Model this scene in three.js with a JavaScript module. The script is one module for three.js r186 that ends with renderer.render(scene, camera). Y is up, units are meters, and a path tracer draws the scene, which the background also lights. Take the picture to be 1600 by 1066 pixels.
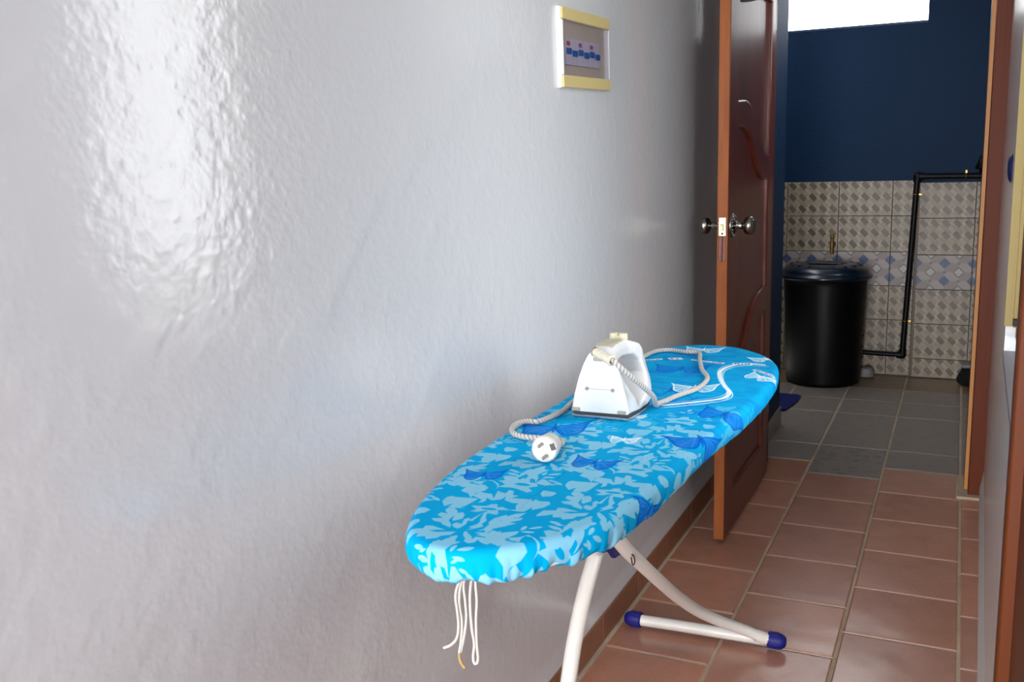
import * as THREE from 'three';
import { mergeGeometries, mergeVertices, toCreasedNormals } from 'three/addons/utils/BufferGeometryUtils.js';
import { MarchingCubes } from 'three/addons/objects/MarchingCubes.js';
import { RoundedBoxGeometry } from 'three/addons/geometries/RoundedBoxGeometry.js';
import { RectAreaLightUniformsLib } from 'three/addons/lights/RectAreaLightUniformsLib.js';

// ------------------------------------------------------------------ camera, sky, lights, exposure
const scene = new THREE.Scene();
const camera = new THREE.PerspectiveCamera(2 * Math.atan(533 / 1500.5) * 180 / Math.PI, 1600 / 1066, 0.05, 200);
camera.position.set(0.5105, 1.22, 0);
camera.rotation.set(-0.1755, 0.4369, -0.0256, 'YXZ');

scene.background = new THREE.Color().setRGB(0.95, 0.98, 1.0);   // bright hazy sky
const SKY = 5.0;
scene.backgroundIntensity = SKY;

const renderer = new THREE.WebGLRenderer();
renderer.toneMapping = THREE.LinearToneMapping;
renderer.toneMappingExposure = 1.4;
renderer.shadowMap.enabled = true;
RectAreaLightUniformsLib.init();
function skyLight(name, color, strength, w, h, at, to) {
  const l = new THREE.RectAreaLight(color, strength, w, h);
  l.name = name; l.position.set(...at); scene.add(l); l.lookAt(...to); l.castShadow = true;
}
// area lamp out of view behind the camera, lights iron heel and left wall
skyLight('unseen_end_daylight', new THREE.Color(0.95, 0.97, 1.0), 24.0, 0.8, 2.1, [0.14, 1.1, 3.12], [0.14, 1.1, 0]);

// ------------------------------------------------------------------ helpers
let seed = 20240611;
function rnd() { seed = (seed * 1664525 + 1013904223) >>> 0; return seed / 4294967296; }
const rr = (a, b) => a + (b - a) * rnd();
function hash2(x, y) { let h = (x * 374761393 + y * 668265263) | 0; h = Math.imul(h ^ (h >>> 13), 1274126177); return ((h ^ (h >>> 16)) >>> 0) / 4294967296; }
function vnoise(x, y, px = 0, py = 0) {
  let xi = Math.floor(x), yi = Math.floor(y); const fx = x - xi, fy = y - yi;
  const w = (a, p) => p ? ((a % p) + p) % p : a;
  const u = fx * fx * (3 - 2 * fx), v = fy * fy * (3 - 2 * fy);
  const a = hash2(w(xi, px), w(yi, py)), b = hash2(w(xi + 1, px), w(yi, py)), c = hash2(w(xi, px), w(yi + 1, py)), d = hash2(w(xi + 1, px), w(yi + 1, py));
  return (a + (b - a) * u) * (1 - v) + (c + (d - c) * u) * v;
}
const taken = {};
function numbered(n) { const k = taken[n] = (taken[n] ?? -1) + 1; return k ? `${n}_${String(k).padStart(3, '0')}` : n; }
function mesh(name, geo, mat, parent) {
  const m = new THREE.Mesh(geo, mat); m.name = numbered(name); m.castShadow = m.receiveShadow = true; parent.add(m); return m;
}
function thing(name, label, category, pos = [0, 0, 0], group) {
  const g = new THREE.Group(); g.name = numbered(name); g.position.set(...pos); scene.add(g);
  g.userData = { label, category }; if (group) g.userData.group = group; return g;
}
function structure(name, label) {
  const g = new THREE.Group(); g.name = name; scene.add(g); g.userData = { kind: 'structure' }; if (label) g.userData.label = label; return g;
}
function box(x0, y0, z0, x1, y1, z1) {
  const g = new THREE.BoxGeometry(Math.abs(x1 - x0), Math.abs(y1 - y0), Math.abs(z1 - z0));
  const p = g.attributes.position, n = g.attributes.normal, uv = g.attributes.uv;
  g.translate((x0 + x1) / 2, (y0 + y1) / 2, (z0 + z1) / 2);
  for (let i = 0; i < p.count; i++) {
    const ax = Math.abs(n.getX(i)), ay = Math.abs(n.getY(i));
    if (ax > 0.5) uv.setXY(i, -p.getZ(i), p.getY(i)); else if (ay > 0.5) uv.setXY(i, p.getX(i), -p.getZ(i)); else uv.setXY(i, p.getX(i), p.getY(i));
  }
  return g;
}
const merge = (...gs) => mergeGeometries(gs.map(g => g.index ? g.toNonIndexed() : g), false);
function poly(pts) { const s = new THREE.Shape(); pts.forEach(([x, y], i) => i ? s.lineTo(x, y) : s.moveTo(x, y)); s.closePath(); return s; }
function extrude(shape, depth, bevel = 0, seg = 1, curve = 12) {
  return new THREE.ExtrudeGeometry(shape, { depth: depth - 2 * bevel, bevelEnabled: bevel > 0, bevelThickness: bevel, bevelSize: bevel, bevelOffset: -bevel, bevelSegments: seg, curveSegments: curve });
}
const V = (x, y, z) => new THREE.Vector3(x, y, z);
const curve = (pts, closed = false, tension = 0.5) => new THREE.CatmullRomCurve3(pts.map(p => V(...p)), closed, 'centripetal', tension);
function tube(pts, r, seg = 60, rad = 12) { return new THREE.TubeGeometry(curve(pts), seg, r, rad, false); }
function lathe(pts, seg = 32) { return new THREE.LatheGeometry(pts.map(p => new THREE.Vector2(...p)), seg); }
function canvasTex(w, h, draw, srgb = true) {
  const c = document.createElement('canvas'); c.width = w; c.height = h; draw(c.getContext('2d'), w, h);
  const t = new THREE.CanvasTexture(c); t.wrapS = t.wrapT = THREE.RepeatWrapping; if (srgb) t.colorSpace = THREE.SRGBColorSpace; t.anisotropy = 8; return t;
}
function dataTex(w, h, f, srgb = false) {       // f(x, y) -> number or [r, g, b] in 0..1
  const a = new Uint8Array(w * h * 4);
  for (let y = 0; y < h; y++) for (let x = 0; x < w; x++) {
    const v = f(x, y), i = 4 * (y * w + x);
    if (typeof v === 'number') a[i] = a[i + 1] = a[i + 2] = Math.max(0, Math.min(255, v * 255)); else for (let k = 0; k < 3; k++) a[i + k] = Math.max(0, Math.min(255, v[k] * 255));
    a[i + 3] = 255;
  }
  const t = new THREE.DataTexture(a, w, h); t.wrapS = t.wrapT = THREE.RepeatWrapping; t.magFilter = THREE.LinearFilter; t.minFilter = THREE.LinearFilter;
  if (srgb) t.colorSpace = THREE.SRGBColorSpace; t.needsUpdate = true; return t;
}
function heightTex(w, h, f) {
  const a = new Float32Array(w * h * 4);
  for (let y = 0; y < h; y++) for (let x = 0; x < w; x++) { const v = f(x, y), i = 4 * (y * w + x); a[i] = a[i + 1] = a[i + 2] = v; a[i + 3] = 1; }
  const t = new THREE.DataTexture(a, w, h, THREE.RGBAFormat, THREE.FloatType); t.wrapS = t.wrapT = THREE.RepeatWrapping; t.magFilter = THREE.LinearFilter; t.minFilter = THREE.LinearFilter; t.needsUpdate = true; return t;
}
const std = (o) => new THREE.MeshStandardMaterial(o);
const phys = (o) => new THREE.MeshPhysicalMaterial(o);

// ------------------------------------------------------------------ materials of the setting
// trowelled, roller-painted plaster: 3 m of relief per repeat
const plasterBump = heightTex(2048, 2048, (x, y) => {
  const u = x / 2048, v = y / 2048;
  const broad = vnoise(u * 9, v * 9, 9, 9) * 0.30 + vnoise(u * 24, v * 24, 24, 24) * 0.24 + vnoise(u * 55, v * 55, 55, 55) * 0.10;
  const sx = u * 12 + v * 12, sy = v * 54 - u * 54;                                // slanting trowel marks, here and there
  const marks = Math.max(0, vnoise(sy, sx, 54, 12) - 0.62) * Math.max(0, vnoise(u * 5 + 0.3, v * 5, 5, 5) - 0.45) * 2.2;
  const lump = Math.pow(vnoise(u * 120, v * 120, 120, 120), 2) * 0.09 + Math.pow(vnoise(u * 260, v * 260, 260, 260), 2) * 0.07 + vnoise(u * 520, v * 520, 520, 520) * 0.045;
  return 0.5 * (broad * 0.4 + marks * 0.5 + lump * 0.9) + vnoise(u * 900, v * 900, 900, 900) * 0.010;
});
plasterBump.repeat.set(1 / 3, 1 / 3);
const paintWhite = phys({ color: 0xd8dadd, roughness: 0.16, ior: 1.6, bumpMap: plasterBump, bumpScale: 0.0075, specularIntensity: 1.0 });
const paintMatte = std({ color: 0xdcdcd8, roughness: 0.8, bumpMap: plasterBump, bumpScale: 0.004 });
const fineBump = heightTex(512, 512, (x, y) => 0.5 * vnoise(x / 6, y / 6, 85, 85) + 0.3 * vnoise(x / 26, y / 26, 20, 20) + 0.2 * vnoise(x / 2.5, y / 2.5, 205, 205));
const paintBlue = phys({ color: 0x0d2b49, roughness: 0.6, specularIntensity: 0.35, bumpMap: fineBump, bumpScale: 0.0015 });
const concrete = std({ color: 0x8d8a84, roughness: 0.95 });

function claySpeckle(base, spread, s) {
  return dataTex(512, 512, (x, y) => {
    const n = vnoise(x / 70 + s, y / 70, 0, 0) * 0.5 + vnoise(x / 17, y / 17 + s, 0, 0) * 0.25 + vnoise(x / 3 + s, y / 3) * 0.25, k = 1 + (n - 0.5) * spread;
    const spot = vnoise(x / 4 + s * 3, y / 4) > 0.93 ? 0.86 : 1;
    return base.map(c => c * k * spot);
  }, true);
}
const clayBump = heightTex(512, 512, (x, y) => vnoise(x / 90, y / 90) * 0.8 + vnoise(x / 30, y / 30) * 0.25 + vnoise(x / 5, y / 5) * 0.03);
const clay = [[0.73, 0.52, 0.43], [0.71, 0.505, 0.42], [0.745, 0.525, 0.43], [0.71, 0.495, 0.40]].map((c, i) => {
  const map = claySpeckle(c, 0.12, 11.3 * (i + 1)); map.repeat.set(2.6, 2.6);
  return phys({ map, roughness: 0.25, ior: 1.6, bumpMap: clayBump, bumpScale: 0.0035 });
});
const clayDark = [0, 1].map(i => { const map = claySpeckle([[0.60, 0.41, 0.30], [0.57, 0.385, 0.28]][i], 0.14, 5.1 + i * 7); map.repeat.set(2.6, 2.6); return std({ map, roughness: 0.42, bumpMap: clayBump, bumpScale: 0.002 }); });
const grout = std({ map: claySpeckle([0.74, 0.66, 0.56], 0.25, 71), roughness: 0.9 });
// grey laundry tile with a faint pebble print
function pebbleTex(strength) {
  return canvasTex(512, 512, (c, w, h) => {
    c.fillStyle = '#8c8178'; c.fillRect(0, 0, w, h);
    const pts = []; for (let i = 0; i < 9; i++) for (let j = 0; j < 9; j++) pts.push([(i + rr(0.2, 0.8)) * w / 9, (j + rr(0.2, 0.8)) * h / 9]);
    for (const [x, y] of pts) { c.fillStyle = `rgba(${rnd() > 0.5 ? '150,141,132' : '108,101,95'},${strength * rr(0.3, 1)})`; c.beginPath(); c.ellipse(x, y, rr(18, 27), rr(13, 20), rr(0, 3), 0, 7); c.fill(); c.strokeStyle = `rgba(70,66,62,${strength * 0.7})`; c.lineWidth = 2; c.stroke(); }
    for (let i = 0; i < 5000; i++) { c.fillStyle = `rgba(${rnd() > 0.5 ? 255 : 0},${rnd() > 0.5 ? 250 : 0},240,0.05)`; c.fillRect(rnd() * w, rnd() * h, 2, 2); }
  });
}
const greyTile = [pebbleTex(0.25), pebbleTex(0.6)].map(map => { map.repeat.set(2.4, 2.4); return std({ map, roughness: 0.4 }); });
const beigeTile = std({ map: claySpeckle([0.50, 0.40, 0.29], 0.2, 33), roughness: 0.35 });

// ------------------------------------------------------------------ floor
const floor = structure('floor', 'terracotta tiled passage floor running into a grey tiled laundry floor');
mesh('screed', box(-0.6, -0.15, -6.1, 1.3, -0.0065, 3.3), grout, floor);
function tileGeo(w, h, t, b) { const g = extrude(poly([[0, 0], [w, 0], [w, h], [0, h]]), t, b, 2); g.rotateX(-Math.PI / 2); return g; }   // lies flat, top at y = t, spans x 0..w, z 0..-h
const J = 0.006, TW = 0.2817, TD = 0.3014, tileCache = {};
function floorTile(x0, x1, z0, z1, mat) {      // z0 near, z1 far
  const w = +(x1 - x0 - J).toFixed(4), h = +(z0 - z1 - J).toFixed(4), k = w + '_' + h;
  const g = tileCache[k] ??= tileGeo(w, h, 0.014, 0.005);
  const m = mesh('tile', g, mat, floor); m.position.set(x0 + J / 2, -0.014, z0 - J / 2);
  m.rotation.set(rr(-0.0015, 0.0015), 0, rr(-0.0015, 0.0015)); m.position.y += 0.0006;
}
const XC = [-0.2755, 0.0, 0.2817, 0.5634, 0.66];
for (let c = 0; c < 4; c++) {
  const phase = [-3.7088, -3.8595, -3.7105, -3.62][c], far = [-4.02, -3.8595, -4.02, -4.02][c];
  for (let i = -2; i < 24; i++) {
    let z1 = phase + i * TD, z0 = Math.min(z1 + TD, 3.28); if (z0 <= far + 0.02 || z0 - z1 < 0.03 || z1 > 3.2) continue; z1 = Math.max(z1, far);
    floorTile(XC[c], XC[c + 1], z0, z1, clay[Math.floor(rnd() * 4)]);
  }
}
for (let c = 0; c < 5; c++) {
  const x0 = [-0.58, -0.2755, 0, 0.2817, 0.5634][c], x1 = [-0.2755, 0, 0.2817, 0.5634, 0.85][c];
  const rows = [c === 2 ? -3.8595 : -4.02, -4.28, -4.885, -5.19, -5.49];
  for (let i = 0; i < 4; i++) floorTile(x0, x1, rows[i], rows[i + 1], greyTile[i === 0 && c === 2 ? 1 : 0]);
  floorTile(x0, x1, -5.49, -5.85, beigeTile);
}
mesh('ground', box(-9, -0.3, -14, 12, -0.16, 9), concrete, structure('trim_1', 'unseen grey yard ground outside'));  // out of view, keeps sky light from coming up from below

// ------------------------------------------------------------------ left wall, with a plaster fillet above the tile skirting
{
  const g = structure('wall_left', 'white painted plaster wall with trowel marks');
  const s = poly([[-0.45, -0.15], [-0.281, -0.15], [-0.281, 0.079], [-0.279, 0.083], [-0.2845, 0.122], [-0.285, 0.13], [-0.285, 2.6], [-0.45, 2.6]]);
  const e = new THREE.ExtrudeGeometry(s, { depth: 7.0, bevelEnabled: false });
  const p = e.attributes.position, n = e.attributes.normal, uv = e.attributes.uv;
  for (let i = 0; i < p.count; i++) if (Math.abs(n.getX(i)) > 0.3 || Math.abs(n.getY(i)) > 0.3) uv.setXY(i, -p.getZ(i), p.getY(i));
  e.translate(0, 0, -3.78);
  mesh('plaster', e, paintWhite, g);
  const b = structure('baseboard_left', 'terracotta tile skirting');
  const tg = extrude(poly([[0, 0], [TD - 0.004, 0], [TD - 0.004, 0.076], [0, 0.076]]), 0.009, 0.002); tg.rotateY(Math.PI / 2);
  for (let i = 0; i < 22; i++) {
    const z1 = -3.7088 + i * TD; const m = mesh('skirting_tile', tg, clayDark[Math.floor(rnd() * 2)], b);
    m.position.set(-0.2845, 0.001, z1 + TD - 0.002);
  }
}
// ------------------------------------------------------------------ right wall, very slightly out of parallel, with a window opening
{
  const g = structure('wall_right', 'white painted wall with the side window');
  const tilt = Math.atan(0.0165);
  g.position.set(0.575, 0, 0); g.rotation.y = -tilt;      // local -z runs along the wall, local x = 0 is its face
  const T = 0.16, W0 = -1.55, W1 = -2.33, Y0 = 0.80, Y1 = 2.05;
  const fillet = poly([[0, 0.10], [-0.010, 0.035], [-0.010, -0.15], [T, -0.15], [T, 0.10]]);
  const f = new THREE.ExtrudeGeometry(fillet, { depth: 2.52, bevelEnabled: false }); f.translate(0, 0, -3.8);
  const f2 = new THREE.ExtrudeGeometry(fillet, { depth: 3.74, bevelEnabled: false }); f2.translate(0, 0, -0.52);
  mesh('skirt_fillet', merge(f, f2), paintMatte, g);
  mesh('plaster', merge(box(0, 0.10, 3.22, T, 2.6, -0.52), box(0, 2.1, -0.52, T, 2.6, -1.28), box(0, 0.10, -1.28, T, 2.6, W0), box(0, 0.10, W1, T, 2.6, -3.8), box(0, 0.10, W0, T, Y0, W1), box(0, Y1, W0, T, 2.6, W1)), paintWhite, g);
  const w = new THREE.Group(); w.name = 'window_1'; w.userData = { kind: 'structure', label: 'aluminium framed side window' };
  w.position.copy(g.position); w.rotation.copy(g.rotation); scene.add(w);
  const alu = std({ color: 0x8f7c45, roughness: 0.5, metalness: 0.2 });
  const fr = (a, b, c, d, e, h) => box(a, b, c, d, e, h);
  mesh('frame', merge(fr(-0.003, Y0 + 0.06, W1, 0.07, Y1, W1 + 0.012), fr(0.014, Y0 + 0.06, W1 + 0.012, 0.022, Y1, W1 + 0.03), fr(0.034, Y0 + 0.06, W1 + 0.012, 0.042, Y1, W1 + 0.03), fr(0.008, Y0 + 0.06, W0, 0.07, Y1, W0 - 0.02), fr(0.008, Y1 - 0.04, W0, 0.07, Y1, W1), fr(0.02, Y0 + 0.035, W0, 0.07, Y0 + 0.06, W1)), alu, w);
  mesh('unseen_sash', merge(fr(0.045, Y0 + 0.06, -1.99, 0.062, Y1 - 0.04, -2.02), fr(0.025, Y0 + 0.06, -1.995, 0.042, Y1 - 0.04, -2.025)), alu, w);
  const tinted = phys({ color: 0x8a8578, roughness: 0.03, transmission: 1, thickness: 0, ior: 1.5 });      // sashes out of view, glass darkened to cut light through the far half
  for (const x of [0.034, 0.053]) mesh('unseen_pane', new THREE.PlaneGeometry(0.30, Y1 - Y0 - 0.10).rotateY(-Math.PI / 2).translate(x, (Y0 + Y1) / 2 + 0.01, -2.168), tinted, w);
  mesh('stopper', box(0.012, Y0 + 0.066, W1 + 0.03, 0.03, Y0 + 0.08, W1 + 0.05), std({ color: 0x111111, roughness: 0.6 }), w);
  mesh('sill', box(-0.002, Y0 - 0.012, W0 + 0.0, T + 0.02, Y0 + 0.004, W1), std({ color: 0x7a787f, roughness: 0.5 }), w);
}
// near door frame on the right wall, beside the camera
{
  const g = structure('trim_2', 'brown varnished door frame post at the right edge');
  g.position.set(0.575, 0, 0); g.rotation.y = -Math.atan(0.0165);
  const wood = phys({ color: 0x5c2906, roughness: 0.5, specularIntensity: 0.4 });
  mesh('frame_post', new RoundedBoxGeometry(0.05, 2.1, 0.07, 2, 0.004).translate(0.01, 1.05, -1.30), wood, g);
  mesh('frame_post', new RoundedBoxGeometry(0.03, 2.1, 0.07, 2, 0.004).translate(0.01, 1.05, -0.50), wood, g);
  mesh('frame_head', new RoundedBoxGeometry(0.05, 0.07, 0.9, 2, 0.004).translate(0.01, 2.12, -0.9), wood, g);
  mesh('unseen_door_leaf', box(0.0, 0.01, -1.275, 0.035, 2.09, -0.525), wood, g);  // closed leaf out of view, keeps side daylight off the left wall
  
}
// ceiling, partition with the doorway, passage end
{
  const c = structure('ceiling'); mesh('slab', merge(box(-0.6, 2.55, -6.05, 1.3, 2.72, 0.6), box(-0.6, 2.55, 2.6, 1.3, 2.72, 3.22)), paintMatte, c);  // roof gap behind the camera, out of view, lights the board from above
  const p = structure('wall_back', 'partition wall round the laundry doorway');
  mesh('plaster', merge(box(-1.1, 0, -3.93, -0.232, 2.6, -3.78), box(-0.232, 2.14, -3.93, 0.645, 2.6, -3.78), box(0.645, 0, -3.93, 1.1, 2.6, -3.78)), paintMatte, p);
  mesh('plaster_fillet', extrude(poly([[0.6445, 0], [0.6445, 0.022], [0.62, 0.0]]), 2.1).rotateX(-Math.PI / 2).translate(0, 0.01, -3.765), paintMatte, p);
  const f = structure('wall_front', 'unseen passage end behind the camera, its open doorway lights the passage');
  mesh('plaster', merge(box(-0.6, 0, 3.2, -0.27, 2.6, 3.3), box(-0.27, 2.25, 3.2, 0.56, 2.6, 3.3), box(0.56, 0, 3.2, 0.9, 2.6, 3.3)), paintMatte, f);  // out of view, frames the opening where the passage lamp stands
}

// ------------------------------------------------------------------ laundry: blue walls, tiled back wall, high opening to the sky
const herring = (() => {
  const draw = (tone) => canvasTex(574, 396, (c, w, h) => {
    c.fillStyle = '#9a8b76'; c.fillRect(0, 0, w, h);
    const px = w / 5, py = h / 3;
    const bar = (x, y, a, l, t, col) => { c.save(); c.translate(x, y); c.rotate(a); c.fillStyle = col; c.fillRect(-l / 2, -t / 2, l, t); c.strokeStyle = 'rgba(120,108,95,0.55)'; c.lineWidth = 2; c.strokeRect(-l / 2, -t / 2, l, t); c.restore(); };
    for (let j = -1; j < 4; j++) for (let i = -1; i < 6; i++) {
      const x = (i + 0.45) * px, y = (j + 0.38) * py, v = () => Math.floor(rr(-9, 9));
      const col = (r, g, b) => { const d = v(); return `rgb(${r + d},${g + d},${b + d})`; };
      bar(x + px * 0.50, y + py * 0.02, -0.80, px * 0.80, py * 0.34, col(176, 161, 140));
      bar(x + px * 0.34, y + py * 0.56, -0.80, px * 0.80, py * 0.34, col(158, 142, 121));
      bar(x + px * 0.50, y + py * 0.50, 0.82, px * 0.66, py * 0.28, col(168, 154, 135));
      const d = (i * 7 + j * 3 + 70) % 4 * 6; bar(x, y, 0.82, px * 0.76, py * 0.40, col(100 - d + tone, 85 - d + tone, 70 - d + tone));
    }
  });
  return [0, 9].map(t => { const m = draw(t); return m; });
})();
const borderPrint = canvasTex(574, 396, (c, w, h) => {
  c.fillStyle = '#a39790'; c.fillRect(0, 0, w, h);
  const cw = w / 4, ch = h / 4;
  for (let i = 0; i < 4; i++) for (let j = 0; j < 4; j++) if ((i + j) % 2) { c.fillStyle = '#8f817c'; c.fillRect(i * cw, j * ch, cw, ch); }
  const dia = (x, y, r, fill, stroke) => { c.beginPath(); for (let k = 0; k <= 16; k++) { const a = k / 16 * 2 * Math.PI, q = r * (0.86 + 0.14 * Math.cos(4 * a)); c.lineTo(x + q * Math.cos(a), y + q * Math.sin(a)); } c.closePath(); if (fill) { c.fillStyle = fill; c.fill(); } if (stroke) { c.strokeStyle = stroke; c.lineWidth = 8; c.stroke(); } };
  for (let i = 0; i <= 2; i++) {
    const x = i * w / 2;
    for (const y of [0.26, 0.76]) { dia(x, y * h, w * 0.098, '#3d4c74'); c.fillStyle = '#6f6a6c'; c.fillRect(x + w / 4 - 15, y * h - 14, 30, 28); }
    c.fillStyle = '#6a6364'; c.fillRect(x - 14, h * 0.51 - 14, 28, 28);
    for (const y of [0, 0.51, 1.02]) dia(x + w / 4, y * h, w * 0.09, '#b9aea8', '#45424a');
  }
});
{
  const b = structure('wall_far', 'dark blue wall with a tiled wainscot and a high opening');
  mesh('blue_plaster', merge(box(-1.1, 0, -5.862, 0.303, 1.962, -6.0), box(-1.1, 1.962, -5.862, -0.75, 2.6, -6.0), box(0.303, 0, -5.845, 1.1, 2.6, -6.0), box(-0.75, 2.5, -5.862, 0.303, 2.6, -6.0)), paintBlue, b);
  const H = [0.915, 0.712, 0.518, 0.322, 0.122, 0.0], top = 1.112, mats = {};
  const mat = (kind, w, k) => mats[kind + k] ??= (() => { const t = kind === 'border' ? borderPrint.clone() : herring[k].clone(); t.repeat.set(1 / 0.287, 1 / 0.198); t.needsUpdate = true; return std({ map: t, roughness: 0.42, bumpMap: t, bumpScale: 0.0008 }); })();
  const place = (x0, x1, dy, z) => {
    let y1 = top + dy;
    H.forEach((hh, r) => {
      const y0 = Math.max(0, hh + dy), w = x1 - x0 - 0.003, h = y1 - y0 - 0.003, g = extrude(poly([[0, 0], [w, 0], [w, h], [0, h]]), 0.012, 0.0015);
      if (r === 5) { const uv = g.attributes.uv; for (let i = 0; i < uv.count; i++) uv.setY(i, uv.getY(i) + 0.07); }
      mesh('wall_tile', g, mat(r === 2 ? 'border' : 'herring', w, r === 2 ? 0 : Math.floor(rnd() * 2)), b).position.set(x0, y0 + 0.0015, z);
      y1 = y0;
    });
  };
  for (const [a, c] of [[-0.984, -0.697], [-0.697, -0.410], [-0.410, -0.123], [-0.123, 0.164], [0.164, 0.293]]) place(a, c, 0, -5.862);
  for (const [a, c] of [[0.305, 0.589], [0.589, 0.86]]) place(a, c, -0.013, -5.845);
  mesh('edge_trim', box(0.293, 0, -5.862, 0.305, 1.104, -5.828), std({ color: 0x6d5a4c, roughness: 0.5 }), b);
  const o = new THREE.Group(); o.name = 'window_2'; o.userData = { kind: 'structure', label: 'high unglazed opening above the blue wall' }; scene.add(o);
  mesh('sill', box(-0.75, 1.955, -5.86, 0.303, 1.966, -6.0), std({ color: 0x1d4466, roughness: 0.5 }), o);
  const l = structure('wall_side', 'short blue wall behind the door leaf');
  mesh('blue_plaster', merge(box(-0.42, 0.085, -4.55, -0.222, 2.6, -3.93), box(-1.1, 0, -5.9, -1.0, 2.6, -3.93), box(-1.0, 0, -4.0, -0.42, 2.6, -3.93), box(0.85, 0, -5.9, 0.95, 1.6, -3.93), box(0.85, 2.4, -5.9, 0.95, 2.6, -3.93), box(0.85, 1.6, -5.9, 0.95, 2.4, -4.65)), paintBlue, l);  // gap in the right-hand wall, out of view, placed to light the short wall
  mesh('skirting_tile', box(-0.42, -0.01, -4.556, -0.214, 0.085, -3.93), greyTile[0], l);
}

// ------------------------------------------------------------------ wood
function woodTex(base, dark, seed0, w = 512, h = 1024) {
  return dataTex(w, h, (x, y) => {
    const u = x / w, v = y / h;
    const warp = vnoise(u * 5 + seed0, v * 2.2) * 1.6 + vnoise(u * 14, v * 4 + seed0) * 0.4;
    const g = 0.5 + 0.5 * Math.sin((u * 26 + warp * 6) * 1.6), fib = vnoise(x / 1.6 + seed0 * 9, y / 70), k = Math.pow(g, 2) * 0.45 + fib * 0.55;
    return base.map((b, i) => b + (dark[i] - b) * k);
  }, true);
}
const woodFace = phys({ map: woodTex([0.45, 0.205, 0.145], [0.345, 0.145, 0.10], 3.3), roughness: 0.36, specularIntensity: 0.6, clearcoat: 0.18, clearcoatRoughness: 0.16 });
const woodEdge = phys({ map: woodTex([0.62, 0.345, 0.155], [0.53, 0.28, 0.115], 8.1), roughness: 0.5, specularIntensity: 0.5 });
const woodFrame = phys({ map: woodTex([0.43, 0.185, 0.066], [0.35, 0.14, 0.045], 5.7), roughness: 0.5, specularIntensity: 0.4 });
const woodRaw = std({ color: 0x9a6a32, roughness: 0.9 });
const nickel = std({ color: 0x8d8a84, metalness: 1, roughness: 0.22 });
const nickelDull = std({ color: 0xa09a90, metalness: 0.8, roughness: 0.4 });

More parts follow.
